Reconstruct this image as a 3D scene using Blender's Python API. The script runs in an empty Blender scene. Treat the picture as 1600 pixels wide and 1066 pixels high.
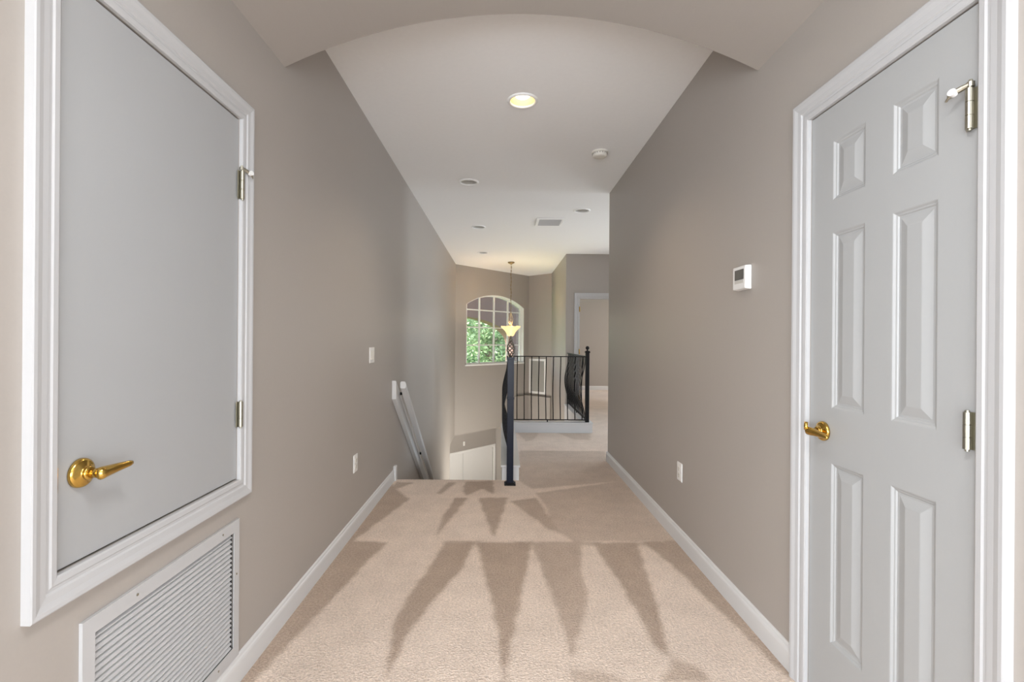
import bpy, bmesh, math, random
from mathutils import Vector, Matrix, Euler
from mathutils import noise as mnoise
random.seed(7)
SC = bpy.context.scene
COL = SC.collection
R = math.radians

# ------------------------------------------------------------------ camera
A, B, H, EYE = 0.947, 1.094, 2.764, 1.235     # left wall at x=-A, right wall at x=B, ceiling height, eye height
cam_d = bpy.data.cameras.new('camera')
cam_d.sensor_width = 36.0
cam_d.lens = 36.0 * 750 / 1600
cam_d.shift_x = 15 / 1600
cam_d.shift_y = -0.5 / 1600
cam_d.clip_start = 0.02
cam = bpy.data.objects.new('camera', cam_d)
COL.objects.link(cam)
roll = R(0.42)
rt = Vector((math.cos(roll), 0, math.sin(roll)))
up = Vector((-math.sin(roll), 0, math.cos(roll)))
bk = Vector((0, -1, 0))
m = Matrix((rt, up, bk)).transposed().to_4x4()
m.translation = Vector((0, 0, EYE))
cam.matrix_world = m
SC.camera = cam

# ------------------------------------------------------------------ exposure, sky, sun, window daylight, added fill lights
SC.view_settings.view_transform = 'Standard'
SC.view_settings.look = 'None'
SC.view_settings.exposure = 1.2
SC.view_settings.gamma = 1.0
SC.view_settings.use_curve_mapping = False
world = bpy.data.worlds.new('sky')
SC.world = world
world.use_nodes = True
wn = world.node_tree
wn.nodes.clear()
wo = wn.nodes.new('ShaderNodeOutputWorld')
wb = wn.nodes.new('ShaderNodeBackground')
ws = wn.nodes.new('ShaderNodeTexSky')
ws.sky_type = 'NISHITA'
ws.sun_disc = False
ws.sun_elevation = R(50)
ws.sun_rotation = R(250)
ws.air_density = 1.0
ws.dust_density = 2.0
wb.inputs['Strength'].default_value = 0.55
wn.links.new(ws.outputs['Color'], wb.inputs['Color'])
wn.links.new(wb.outputs['Background'], wo.inputs['Surface'])


def sun(name, direction, energy, color):
    d = bpy.data.lights.new(name, 'SUN')
    d.energy = energy
    d.color = color
    d.angle = R(0.6)
    o = bpy.data.objects.new(name, d)
    COL.objects.link(o)
    o.rotation_euler = Vector(direction).to_track_quat('-Z', 'Y').to_euler()


def area(name, loc, direction, sx, sy, energy, color, spread=180):
    d = bpy.data.lights.new(name, 'AREA')
    d.shape = 'RECTANGLE'
    d.size = sx
    d.size_y = sy
    d.energy = energy
    d.color = color
    d.spread = R(spread)
    o = bpy.data.objects.new(name, d)
    COL.objects.link(o)
    o.location = loc
    o.rotation_euler = Vector(direction).to_track_quat('-Z', 'Y').to_euler()
    return o


sun('sun', (0.75, 0.25, -0.85), 5.0, (1, 0.96, 0.88))
area('rear_window_daylight', (0.1, -3.4, 1.1), (0, 1, 0), 4.2, 2.0, 100, (0.90, 0.965, 1.03))
area('rear_left_fill', (-1.7, -1.9, 1.15), (0.62, 1, 0), 1.2, 1.7, 48, (0.90, 0.965, 1.03))  # unseen fill added left of the entrance to light the hall walls sideways
area('rear_right_fill', (1.8, -1.9, 1.15), (-0.62, 1, 0), 1.2, 1.7, 20, (0.90, 0.965, 1.03))  # its weaker twin on the right, added fill with no window behind it
area('loft_window_daylight', (4.1, 8.25, 1.5), (-0.1, -1, -0.05), 2.0, 1.5, 38, (0.84, 0.93, 1.0))
area('loft_strip_fill', (5.1, 5.5, 1.4), (-1, 0.06, -0.05), 0.9, 1.4, 7, (0.78, 0.89, 1.0), 70)  # narrow fill added for the pale strip on the left wall
area('bedroom_window_daylight', (4.9, 10.3, 1.5), (-1, 0, 0), 2.0, 1.4, 28, (1.0, 0.97, 0.93))
area('entry_side_fill', (-2.4, 8.9, -1.9), (1, 0.1, 0.25), 1.2, 1.6, 30, (1.0, 0.96, 0.9))  # fill added in the unseen side room to brighten the foyer
area('foyer_fill', (0.2, 8.2, -1.5), (-0.05, 0.4, 0.6), 1.2, 1.2, 23, (1.0, 0.95, 0.87))  # hidden fill added in the stairwell to brighten the foyer walls
area('entrance_fill', (0.07, 0.35, 2.36), (0, 0, -1), 0.5, 0.5, 9, (0.97, 0.98, 1.0))  # unseen fill added under the soffit for the near walls, doors and carpet


# ------------------------------------------------------------------ materials
def nodes_of(name):
    mt = bpy.data.materials.new(name)
    mt.use_nodes = True
    nt = mt.node_tree
    b = nt.nodes['Principled BSDF']
    return mt, nt, b


def obj_coord(nt, scale=None):
    tc = nt.nodes.new('ShaderNodeNewGeometry')
    return tc.outputs['Position']


def bump(nt, b, src, strength, dist):
    bp = nt.nodes.new('ShaderNodeBump')
    bp.inputs['Strength'].default_value = strength
    bp.inputs['Distance'].default_value = dist
    nt.links.new(src, bp.inputs['Height'])
    nt.links.new(bp.outputs['Normal'], b.inputs['Normal'])


def noise(nt, vec, scale, detail=2.0, rough=0.5):
    n = nt.nodes.new('ShaderNodeTexNoise')
    n.inputs['Scale'].default_value = scale
    n.inputs['Detail'].default_value = detail
    n.inputs['Roughness'].default_value = rough
    nt.links.new(vec, n.inputs['Vector'])
    return n.outputs['Fac']


def plain(name, col, rough=0.5, metal=0.0, spec=0.5, grain=0.0, gscale=60, bumps=0.0, bdist=0.001, coat=0.0):
    mt, nt, b = nodes_of(name)
    b.inputs['Roughness'].default_value = rough
    b.inputs['Metallic'].default_value = metal
    b.inputs['Specular IOR Level'].default_value = spec
    b.inputs['Coat Weight'].default_value = coat
    p = obj_coord(nt)
    f = noise(nt, p, gscale, 3)
    mx = nt.nodes.new('ShaderNodeMix')
    mx.data_type = 'RGBA'
    mx.inputs['A'].default_value = (*[c * (1 - grain) for c in col], 1)
    mx.inputs['B'].default_value = (*[min(1, c * (1 + grain)) for c in col], 1)
    nt.links.new(f, mx.inputs['Factor'])
    nt.links.new(mx.outputs['Result'], b.inputs['Base Color'])
    if bumps:
        bump(nt, b, f, bumps, bdist)
    return mt


WALL = plain('greige_wall_paint', (0.395, 0.360, 0.328), 0.45, spec=0.35, grain=0.02, gscale=140, bumps=0.12, bdist=0.0008)
CEIL = plain('white_ceiling_paint', (0.90, 0.90, 0.90), 0.9, spec=0.2, grain=0.02, gscale=38, bumps=0.25, bdist=0.002)
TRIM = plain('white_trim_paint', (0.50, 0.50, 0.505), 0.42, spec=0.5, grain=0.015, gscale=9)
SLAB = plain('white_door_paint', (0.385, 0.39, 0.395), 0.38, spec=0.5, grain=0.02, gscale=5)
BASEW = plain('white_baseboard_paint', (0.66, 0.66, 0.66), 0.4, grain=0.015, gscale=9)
FIXTURE = plain('white_fixture_enamel', (0.92, 0.92, 0.91), 0.4, grain=0.01)
PLASTIC = plain('white_plastic', (0.78, 0.77, 0.75), 0.35, grain=0.01)
PLASTIC2 = plain('cream_plastic', (0.74, 0.71, 0.65), 0.4, grain=0.01)
SCREEN = plain('dim_grey_display', (0.11, 0.105, 0.095), 0.25, grain=0.03)
SLOT = plain('dark_slot', (0.05, 0.05, 0.05), 0.6)
BRASS = plain('polished_brass', (0.62, 0.40, 0.10), 0.16, metal=1.0, grain=0.05, gscale=30)
NICKEL = plain('satin_nickel', (0.42, 0.40, 0.33), 0.38, metal=1.0, grain=0.06, gscale=60)
ANTIQUE = plain('antique_brass', (0.30, 0.22, 0.12), 0.35, metal=1.0, grain=0.1, gscale=60)
GOLD = plain('gilded_scrollwork', (0.52, 0.42, 0.30), 0.35, metal=0.8, grain=0.1, gscale=60)
IRON = plain('black_iron', (0.006, 0.006, 0.007), 0.5, spec=0.2, grain=0.2, gscale=40)
IRON_GLOSS = plain('black_enamelled_iron', (0.008, 0.011, 0.024), 0.32, spec=0.2, grain=0.2, gscale=40)
BRONZE = plain('weathered_bronze', (0.16, 0.15, 0.12), 0.4, metal=0.7, grain=0.2, gscale=40)
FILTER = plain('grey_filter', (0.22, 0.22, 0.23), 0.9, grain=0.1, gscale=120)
CAN = plain('can_interior', (0.56, 0.54, 0.50), 0.35, grain=0.02)
STUCCO = plain('mauve_stucco', (0.30, 0.18, 0.155), 0.9, spec=0.1, grain=0.06, gscale=30, bumps=0.3, bdist=0.004)
TILE = plain('beige_tile', (0.5, 0.44, 0.36), 0.4, grain=0.06, gscale=6)
LAWN = plain('lawn_green', (0.13, 0.24, 0.06), 0.9, grain=0.3, gscale=8)
BARK = plain('grey_brown_bark', (0.16, 0.12, 0.09), 0.9, grain=0.3, gscale=18, bumps=0.6, bdist=0.02)
CURB = plain('white_curb_paint', (0.64, 0.64, 0.65), 0.3, spec=0.5, grain=0.015, gscale=9)
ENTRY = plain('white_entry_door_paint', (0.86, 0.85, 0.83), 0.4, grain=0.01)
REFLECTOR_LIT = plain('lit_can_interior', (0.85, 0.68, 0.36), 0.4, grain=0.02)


def woodgrain():
    mt, nt, b = nodes_of('white_embossed_door_paint')
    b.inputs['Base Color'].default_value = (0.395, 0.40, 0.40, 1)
    b.inputs['Roughness'].default_value = 0.4
    mp = nt.nodes.new('ShaderNodeMapping')
    mp.inputs['Scale'].default_value = (1, 60, 3)
    nt.links.new(obj_coord(nt), mp.inputs['Vector'])
    f = noise(nt, mp.outputs['Vector'], 2.2, 6, 0.6)
    bump(nt, b, f, 0.12, 0.001)
    return mt


DOORW = woodgrain()


def carpet():
    mt, nt, b = nodes_of('beige_cut_pile_carpet')
    b.inputs['Roughness'].default_value = 1.0
    b.inputs['Specular IOR Level'].default_value = 0.05
    b.inputs['Sheen Weight'].default_value = 0.12
    b.inputs['Sheen Roughness'].default_value = 0.5
    p = obj_coord(nt)
    at = nt.nodes.new('ShaderNodeAttribute')
    at.attribute_name = 'nap'
    f1 = noise(nt, p, 95, 2, 0.6)
    f2 = noise(nt, p, 6, 3, 0.6)
    vo = nt.nodes.new('ShaderNodeTexVoronoi')
    vo.inputs['Scale'].default_value = 150
    nt.links.new(p, vo.inputs['Vector'])

    def mix(fac, a, bb, kind='MIX'):
        mx = nt.nodes.new('ShaderNodeMix')
        mx.data_type = 'RGBA'
        mx.blend_type = kind
        for sock, v in (('Factor', fac), ('A', a), ('B', bb)):
            if isinstance(v, (int, float)):
                mx.inputs[sock].default_value = v
            elif isinstance(v, tuple):
                mx.inputs[sock].default_value = (*v, 1)
            else:
                nt.links.new(v, mx.inputs[sock])
        return mx.outputs['Result']

    def ramp(src, lo, hi, a, c):
        rg = nt.nodes.new('ShaderNodeMapRange')
        rg.inputs['From Min'].default_value = lo
        rg.inputs['From Max'].default_value = hi
        rg.inputs['To Min'].default_value = a
        rg.inputs['To Max'].default_value = c
        nt.links.new(src, rg.inputs['Value'])
        return rg.outputs['Result']

    light = (0.74, 0.62, 0.53)
    dark = (0.430, 0.334, 0.264)
    base = mix(at.outputs['Fac'], light, dark)
    sp = ramp(f1, 0.3, 0.7, 0.82, 1.18)
    bl = ramp(f2, 0.3, 0.7, 0.94, 1.06)
    ml = nt.nodes.new('ShaderNodeMath')
    ml.operation = 'MULTIPLY'
    nt.links.new(sp, ml.inputs[0])
    nt.links.new(bl, ml.inputs[1])
    cm = nt.nodes.new('ShaderNodeCombineColor')
    for k in range(3):
        nt.links.new(ml.outputs[0], cm.inputs[k])
    col = mix(1.0, base, cm.outputs['Color'], 'MULTIPLY')
    nt.links.new(col, b.inputs['Base Color'])
    ad = nt.nodes.new('ShaderNodeMath')
    ad.operation = 'ADD'
    nt.links.new(vo.outputs['Distance'], ad.inputs[0])
    nt.links.new(f1, ad.inputs[1])
    bump(nt, b, ad.outputs[0], 0.55, 0.006)
    return mt


CARPET = carpet()


def glass():
    mt, nt, b = nodes_of('clear_window_glass')
    nt.nodes.remove(b)
    out = nt.nodes['Material Output']
    tr = nt.nodes.new('ShaderNodeBsdfTransparent')
    tr.inputs['Color'].default_value = (0.95, 0.97, 0.96, 1)
    gl = nt.nodes.new('ShaderNodeBsdfGlossy')
    gl.inputs['Roughness'].default_value = 0.02
    fr = nt.nodes.new('ShaderNodeFresnel')
    fr.inputs['IOR'].default_value = 1.3
    mx = nt.nodes.new('ShaderNodeMixShader')
    nt.links.new(fr.outputs[0], mx.inputs[0])
    nt.links.new(tr.outputs[0], mx.inputs[1])
    nt.links.new(gl.outputs[0], mx.inputs[2])
    nt.links.new(mx.outputs[0], out.inputs['Surface'])
    return mt


GLASS = glass()


def emit(name, base, col, strength, rough=0.4, grain=0.0, gscale=12):
    mt, nt, b = nodes_of(name)
    b.inputs['Base Color'].default_value = (*base, 1)
    b.inputs['Roughness'].default_value = rough
    b.inputs['Emission Strength'].default_value = strength
    b.inputs['Emission Color'].default_value = (*col, 1)
    if grain:
        f = noise(nt, obj_coord(nt), gscale, 4)
        mx = nt.nodes.new('ShaderNodeMix')
        mx.data_type = 'RGBA'
        mx.inputs['A'].default_value = (*[c * (1 - grain) for c in col], 1)
        mx.inputs['B'].default_value = (*[c * (1 + grain) for c in col], 1)
        nt.links.new(f, mx.inputs['Factor'])
        nt.links.new(mx.outputs['Result'], b.inputs['Emission Color'])
    return mt


BULB_ON = emit('lit_bulb', (1, 0.95, 0.85), (1.0, 0.86, 0.55), 2.2)
BULB_OFF = plain('frosted_bulb', (0.78, 0.77, 0.74), 0.25, grain=0.01)
AMBER = emit('amber_alabaster_glass', (0.75, 0.55, 0.28), (1.0, 0.70, 0.32), 0.42, 0.35, 0.3, 14)


def leafmat():
    mt, nt, b = nodes_of('tree_leaf')
    at = nt.nodes.new('ShaderNodeNewGeometry')
    rg = nt.nodes.new('ShaderNodeValToRGB')
    rg.color_ramp.elements[0].color = (0.13, 0.22, 0.10, 1)
    rg.color_ramp.elements[1].color = (0.50, 0.60, 0.36, 1)
    nt.links.new(at.outputs['Random Per Island'], rg.inputs[0])
    nt.links.new(rg.outputs[0], b.inputs['Base Color'])
    b.inputs['Roughness'].default_value = 0.35
    out = nt.nodes['Material Output']
    tl = nt.nodes.new('ShaderNodeBsdfTranslucent')
    nt.links.new(rg.outputs[0], tl.inputs['Color'])
    mx = nt.nodes.new('ShaderNodeMixShader')
    mx.inputs[0].default_value = 0.4
    nt.links.new(b.outputs[0], mx.inputs[1])
    nt.links.new(tl.outputs[0], mx.inputs[2])
    nt.links.new(mx.outputs[0], out.inputs['Surface'])
    return mt


LEAF = leafmat()


# ------------------------------------------------------------------ helpers
def tag(o, label=None, cat=None, group=None, kind=None):
    if label:
        o['label'] = label
    if cat:
        o['category'] = cat
    if group:
        o['group'] = group
    if kind:
        o['kind'] = kind
    return o


def empty(name, loc, label=None, cat=None, group=None, kind=None, parent=None):
    o = bpy.data.objects.new(name, None)
    o.empty_display_size = 0.05
    COL.objects.link(o)
    o.location = loc
    if parent:
        attach(o, parent)
    return tag(o, label, cat, group, kind)


def world_loc(o):
    # parents are only ever translated when parts are attached in world coordinates
    return Vector(o.get('_w', o.location))


def attach(o, parent):
    o.parent = parent
    w = Vector((0, 0, 0))
    p = parent
    if p.parent is None:
        w = Vector(p.location)
    else:                                   # meshes attached as parts sit at the world origin
        w = Vector(p.location) if p.type != 'MESH' else Vector((0, 0, 0))
    o.matrix_parent_inverse = Matrix.Translation(-w)


def obj(name, bm, mat, parent=None, smooth=False, bevel=0.0, seg=2, recalc=True):
    if recalc:
        bmesh.ops.recalc_face_normals(bm, faces=bm.faces[:])
    me = bpy.data.meshes.new(name)
    bm.to_mesh(me)
    bm.free()
    if mat:
        me.materials.append(mat)
    if smooth:
        for p in me.polygons:
            p.use_smooth = True
    o = bpy.data.objects.new(name, me)
    COL.objects.link(o)
    if parent:
        attach(o, parent)
    if bevel:
        b = o.modifiers.new('bevel', 'BEVEL')
        b.width = bevel
        b.segments = seg
        b.limit_method = 'ANGLE'
    return o


def B_():
    return bmesh.new()


def ident(x, y, z):
    return (x, y, z)


def add_box(bm, a, b, f=ident):
    vs = [bm.verts.new(f(x, y, z)) for x in (a[0], b[0]) for y in (a[1], b[1]) for z in (a[2], b[2])]
    for q in ((0, 1, 3, 2), (4, 6, 7, 5), (0, 4, 5, 1), (2, 3, 7, 6), (0, 2, 6, 4), (1, 5, 7, 3)):
        bm.faces.new([vs[i] for i in q])
    return vs


def box(name, a, b, mat, parent=None, f=ident, bevel=0.0):
    bm = B_()
    add_box(bm, a, b, f)
    return obj(name, bm, mat, parent, bevel=bevel)


def add_tube(bm, pts, r, n=8, square=False, caps=True):
    pts = [Vector(p) for p in pts]
    rad = r if isinstance(r, (list, tuple)) else [r] * len(pts)
    rings = []
    ref = None
    for i, p in enumerate(pts):
        t = (pts[min(i + 1, len(pts) - 1)] - pts[max(i - 1, 0)]).normalized()
        if ref is None:
            ref = Vector((0, 0, 1)) if abs(t.z) < 0.8 else Vector((1, 0, 0))
        u = (ref - t * ref.dot(t)).normalized()
        ref = u
        v = t.cross(u)
        k = 4 if square else n
        off = math.pi / 4 if square else 0
        s = rad[i] * (math.sqrt(2) if square else 1)
        rings.append([bm.verts.new(p + u * math.cos(off + 2 * math.pi * j / k) * s + v * math.sin(off + 2 * math.pi * j / k) * s) for j in range(k)])
    for a, b in zip(rings, rings[1:]):
        k = len(a)
        for j in range(k):
            bm.faces.new((a[j], a[(j + 1) % k], b[(j + 1) % k], b[j]))
    if caps:
        bm.faces.new(rings[0][::-1])
        bm.faces.new(rings[-1])


def add_lathe(bm, prof, seg=24, mat=None, cap=True):
    mat = mat or Matrix.Identity(4)
    rings = []
    for r, z in prof:
        rings.append([bm.verts.new(mat @ Vector((r * math.cos(2 * math.pi * j / seg), r * math.sin(2 * math.pi * j / seg), z))) for j in range(seg)])
    for a, b in zip(rings, rings[1:]):
        for j in range(seg):
            bm.faces.new((a[j], a[(j + 1) % seg], b[(j + 1) % seg], b[j]))
    if cap:
        if prof[0][0] > 1e-5:
            bm.faces.new(rings[0][::-1])
        if prof[-1][0] > 1e-5:
            bm.faces.new(rings[-1])


def lathe(name, prof, mat, parent, M, seg=24, cap=True):
    bm = B_()
    add_lathe(bm, prof, seg, M, cap)
    bmesh.ops.remove_doubles(bm, verts=bm.verts[:], dist=1e-6)
    return obj(name, bm, mat, parent, smooth=True)


def add_slab(bm, poly, holes, f, n0, n1):
    """flat plate with openings: outline and holes in (s,t), faces at depth n0 and n1"""
    lay = []
    for n in (n0, n1):
        edges = []
        loops = []
        for lp in [poly] + list(holes):
            vs = [bm.verts.new((s, t, n)) for s, t in lp]
            loops.append(vs)
            for i in range(len(vs)):
                edges.append(bm.edges.new((vs[i], vs[(i + 1) % len(vs)])))
        bmesh.ops.triangle_fill(bm, use_beauty=True, use_dissolve=False, edges=edges, normal=(0, 0, 1))
        lay.append(loops)
    for la, lb in zip(*lay):
        for i in range(len(la)):
            j = (i + 1) % len(la)
            bm.faces.new((la[i], la[j], lb[j], lb[i]))
    for lay_ in lay:
        for lp in lay_:
            for v in lp:
                v.co = Vector(f(*v.co))


def plate(name, poly, holes, f, n0, n1, mat, parent=None, label=None, cat=None, kind='structure'):
    bm = B_()
    add_slab(bm, poly, holes, f, n0, n1)
    o = obj(name, bm, mat, parent)
    return tag(o, label, cat, None, kind if not parent else None)


def rect(s0, s1, t0, t1):
    return [(s0, t0), (s1, t0), (s1, t1), (s0, t1)]


def FL(s, t, n):
    return (-A + n, s, t)            # left wall: s along the hall, t up, n into the hall


def FR(s, t, n):
    return (B - n, s, t)


P0 = Vector((-0.947, 9.63, 0))
TW = Vector((1.56, 1.67, 0)).normalized()
NW = Vector((-TW.y, TW.x, 0))


def FW(s, t, n):
    p = P0 + TW * s - NW * n
    return (p.x, p.y, t)


def FA(s, t, n):                     # back wall of the entry alcove, 0.6 m behind the window wall
    return FW(s, t, n - 0.6)


Q0 = Vector((0.613, 11.3, 0))
TQ = Vector((0.497, -0.47, 0)).normalized()
NQ = Vector((-TQ.y, TQ.x, 0))


def FQ(s, t, n):
    p = Q0 + TQ * s - NQ * n
    return (p.x, p.y, t)


def FY(y):
    return lambda s, t, n: (s, y - n, t)      # wall facing the camera (-y)


CASING = [(0, 0), (0, 0.010), (0.004, 0.0125), (0.016, 0.0135), (0.020, 0.011), (0.026, 0.011), (0.030, 0.015), (0.044, 0.0165), (0.056, 0.020), (0.064, 0.0205), (0.067, 0.019), (0.067, 0)]


def casing(parent, f, s0, s1, t0, t1, four, mat=TRIM, prof=CASING, scale=1.0):
    prof = [(w * scale, d * scale) for w, d in prof]

    def piece(fa, fb):
        bm = B_()
        ra = [bm.verts.new(f(*fa(w), d)) for w, d in prof]
        rb = [bm.verts.new(f(*fb(w), d)) for w, d in prof]
        for i in range(len(prof)):
            j = (i + 1) % len(prof)
            bm.faces.new((ra[i], ra[j], rb[j], rb[i]))
        bm.faces.new(ra[::-1])
        bm.faces.new(rb)
        return obj('casing', bm, mat, parent)
    lo = (lambda w: t0 - w) if four else (lambda w: t0)
    piece(lambda w: (s0 - w, lo(w)), lambda w: (s0 - w, t1 + w))
    piece(lambda w: (s1 + w, lo(w)), lambda w: (s1 + w, t1 + w))
    piece(lambda w: (s0 - w, t1 + w), lambda w: (s1 + w, t1 + w))
    if four:
        piece(lambda w: (s0 - w, t0 - w), lambda w: (s1 + w, t0 - w))


BASE = [(0, 0), (0.013, 0), (0.013, 0.072), (0.0115, 0.080), (0.008, 0.086), (0.007, 0.094), (0.004, 0.099), (0, 0.100)]


def baseboard(name, f, s0, s1, label, z0=0.0):
    bm = B_()
    ra = [bm.verts.new(f(s0, z0 + z, d)) for d, z in BASE]
    rb = [bm.verts.new(f(s1, z0 + z, d)) for d, z in BASE]
    for i in range(len(BASE)):
        j = (i + 1) % len(BASE)
        bm.faces.new((ra[i], ra[j], rb[j], rb[i]))
    bm.faces.new(ra[::-1])
    bm.faces.new(rb)
    return tag(obj(name, bm, BASEW), label, 'baseboard', None, 'structure')


# ------------------------------------------------------------------ room shell
ATT = (1.0135, 1.7195, 0.7305, 2.0225)          # attic access opening on the left wall
VENT = (1.106, 1.694, 0.138, 0.558)
DR = (1.097, 1.708, 0.0, 2.028)               # closet door opening on the right wall
GL = -3.3                                     # floor of the entry below

plate('wall_left', [(-0.3, GL), (8.77, GL), (8.77, -0.78), (8.86, -0.68), (9.63, -0.68), (9.63, H), (-0.3, H)],
      [rect(*ATT), rect(*VENT)], FL, 0, -0.13, WALL,
      label='long greige wall on the left side of the hall', cat='wall')
plate('wall_right', [(-0.3, 0), (DR[0], 0), (DR[0], DR[3]), (DR[1], DR[3]), (DR[1], 0), (4.95, 0), (4.95, H), (-0.3, H)],
      [], FR, 0, -0.12, WALL, label='greige wall on the right side of the hall', cat='wall')

# arch-topped window opening
WS0, WS1, WZ0, WSP, WAP = 0.30, 2.11, 0.735, 1.985, 2.225


def arch_pts(s0, s1, zs, za, n=18):
    c, hw, rise = (s0 + s1) / 2, (s1 - s0) / 2, za - zs
    rad = (hw * hw + rise * rise) / (2 * rise)
    cz = za - rad
    a0 = math.asin(hw / rad)
    return [(c + rad * math.sin(a0 - 2 * a0 * i / n), cz + rad * math.cos(a0 - 2 * a0 * i / n)) for i in range(n + 1)]


def arch_z(s, s0, s1, zs, za):
    c, hw, rise = (s0 + s1) / 2, (s1 - s0) / 2, za - zs
    rad = (hw * hw + rise * rise) / (2 * rise)
    return za - rad + math.sqrt(max(0, rad * rad - (s - c) ** 2))


hole = [(WS0, WZ0), (WS1, WZ0)] + arch_pts(WS0, WS1, WSP, WAP)
plate('wall_window', [(-0.14, -0.68), (1.815, -0.68), (1.815, GL), (2.43, GL), (2.43, H), (-0.14, H)], [hole], FW, 0, -0.16, WALL,
      label='angled foyer wall around the arched window', cat='wall')
plate('wall_corner', rect(0.0, 0.82, GL, H), [], FQ, 0, -0.14, WALL, label='narrow angled foyer wall behind the white return grille', cat='wall')
plate('wall_foyer', rect(8.53, 10.9, GL, H), [], lambda s, t, n: (1.108 - n, s, t), 0, -0.09, WALL,
      label='foyer wall between the angled corner and the far door wall', cat='wall')
DF = (1.335, 2.15, 2.0)
plate('wall_far', [(1.108, 0), (DF[0], 0), (DF[0], DF[2]), (DF[1], DF[2]), (DF[1], 0), (5.3, 0), (5.3, H), (1.108, H)], [], FY(8.41), 0, -0.12, WALL,
      label='shaded far wall holding the white doorway', cat='wall')
plate('wall_bedroom', rect(1.1, 5.3, 0, H), [], FY(12.2), 0, -0.1, WALL, label='wall of the room seen through the far doorway', cat='wall')
plate('wall_loft_right', rect(4.9, 12.3, 0, H), [], lambda s, t, n: (5.2 - n, s, t), 0, -0.1, WALL, label='right end wall of the loft', cat='wall')
plate('wall_loft_back', rect(1.214, 5.2, 0, H), [], lambda s, t, n: (s, 4.95 + n, t), 0, -0.1, WALL, label='loft wall turning off the hall corner', cat='wall')
# room behind the camera
plate('wall_rear', rect(-3.3, 3.3, 0, H), [], lambda s, t, n: (s, -4.6 + n, t), 0, -0.1, WALL, label='wall of the room behind the viewpoint', cat='wall')
plate('wall_rear_left', rect(-4.6, -0.3, 0, H), [], lambda s, t, n: (-3.2 + n, s, t), 0, -0.1, WALL, label='left wall of the room behind the viewpoint', cat='wall')
plate('wall_rear_right', rect(-4.6, -0.3, 0, H), [], lambda s, t, n: (3.2 - n, s, t), 0, -0.1, WALL, label='right wall of the room behind the viewpoint', cat='wall')
plate('wall_entrance_left', rect(-3.2, -1.077, 0, H), [], lambda s, t, n: (s, -0.3 - n, t), 0, -0.1, WALL, label='wall left of the hall entrance', cat='wall')
plate('wall_entrance_right', rect(1.214, 3.2, 0, H), [], lambda s, t, n: (s, -0.3 - n, t), 0, -0.1, WALL, label='wall right of the hall entrance', cat='wall')
# stairwell and entry below
plate('wall_stair', rect(4.25, 6.44, GL, -0.02), [], lambda s, t, n: (0.0 - n, s, t), 0, -0.1, WALL, label='stairwell wall under the side railing', cat='wall')
plate('wall_landing', rect(0.0, 1.2, GL, -0.02), [], lambda s, t, n: (s, 6.56 + n, t), 0, -0.1, WALL, label='stairwell wall under the cross railing', cat='wall')
plate('wall_balcony', rect(6.56, 8.53, GL, -0.02), [], lambda s, t, n: (1.108 - n, s, t), 0, -0.1, WALL, label='foyer wall under the balcony railing', cat='wall')
# lower wall ledge across the corner
bm = B_()
add_box(bm, (1.815, GL, 0), (2.30, -0.035, 0.065), FW)
add_box(bm, (-0.04, GL, 0), (0.70, -0.035, 0.065), FQ)
tag(obj('wall_ledge', bm, WALL), 'shallow ledge where the lower foyer wall steps out', 'ledge', None, 'structure')
# entry alcove under the window
D3 = (-0.15, 1.733, GL, -1.268)
plate('wall_alcove', [(-2.0, GL), (D3[0], GL), (D3[0], D3[3]), (D3[1], D3[3]), (D3[1], GL), (1.9, GL), (1.9, -0.66), (-2.0, -0.66)], [], FA, 0, -0.12, WALL,
      label='shaded wall above the white entry doors', cat='wall')
bm = B_()
add_box(bm, (1.815, GL, -0.6), (1.95, -0.66, -0.155), FW)
tag(obj('wall_alcove_side', bm, WALL), 'side wall of the entry alcove', 'wall', None, 'structure')
bm = B_()
add_box(bm, (-2.0, -0.68, -0.74), (1.95, -0.58, -0.155), FW)
tag(obj('ceiling_alcove', bm, CEIL), 'ceiling of the entry alcove', 'ceiling', None, 'structure')
box_o = box('wall_entry_left', (-3.0, 7.6, GL), (-2.9, 10.6, -0.6), WALL)
tag(box_o, 'wall of the room left of the entry', 'wall', None, 'structure')
box_o = box('ceiling_entry', (-3.0, 7.6, -0.66), (-1.08, 9.9, -0.56), CEIL)
tag(box_o, 'ceiling of the room left of the entry', 'ceiling', None, 'structure')
box_o = box('wall_entry_back', (-3.0, 7.6, GL), (-1.08, 7.7, -0.6), WALL)
tag(box_o, 'back wall of the room left of the entry', 'wall', None, 'structure')
box_o = box('floor_entry', (-3.0, 4.2, GL - 0.1), (1.3, 12.2, GL), TILE)
tag(box_o, 'tiled entry floor below the balcony', 'floor', None, 'structure')

# ceiling with holes for the recessed cans
CANS = [(0.117, 3.052, True), (-0.335, 4.63, False), (-0.332, 6.456, False), (-0.35, 8.33, False), (0.919, 5.61, False)]
RC = 0.083
circ = [[(x + RC * math.cos(2 * math.pi * i / 24), y + RC * math.sin(2 * math.pi * i / 24)) for i in range(24)] for x, y, on in CANS]
plate('ceiling', [(-3.3, -4.7), (3.3, -4.7), (3.3, -0.2), (1.21, -0.2), (1.21, 4.86), (5.3, 4.86), (5.3, 12.3), (1.2, 12.3), (1.2, 10.9), (0.62, 11.47),
                  (-1.06, 9.72), (-1.06, -0.2), (-3.3, -0.2)], circ, ident, H, H + 0.02, CEIL, label='white ceiling with recessed lights', cat='ceiling')
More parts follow.
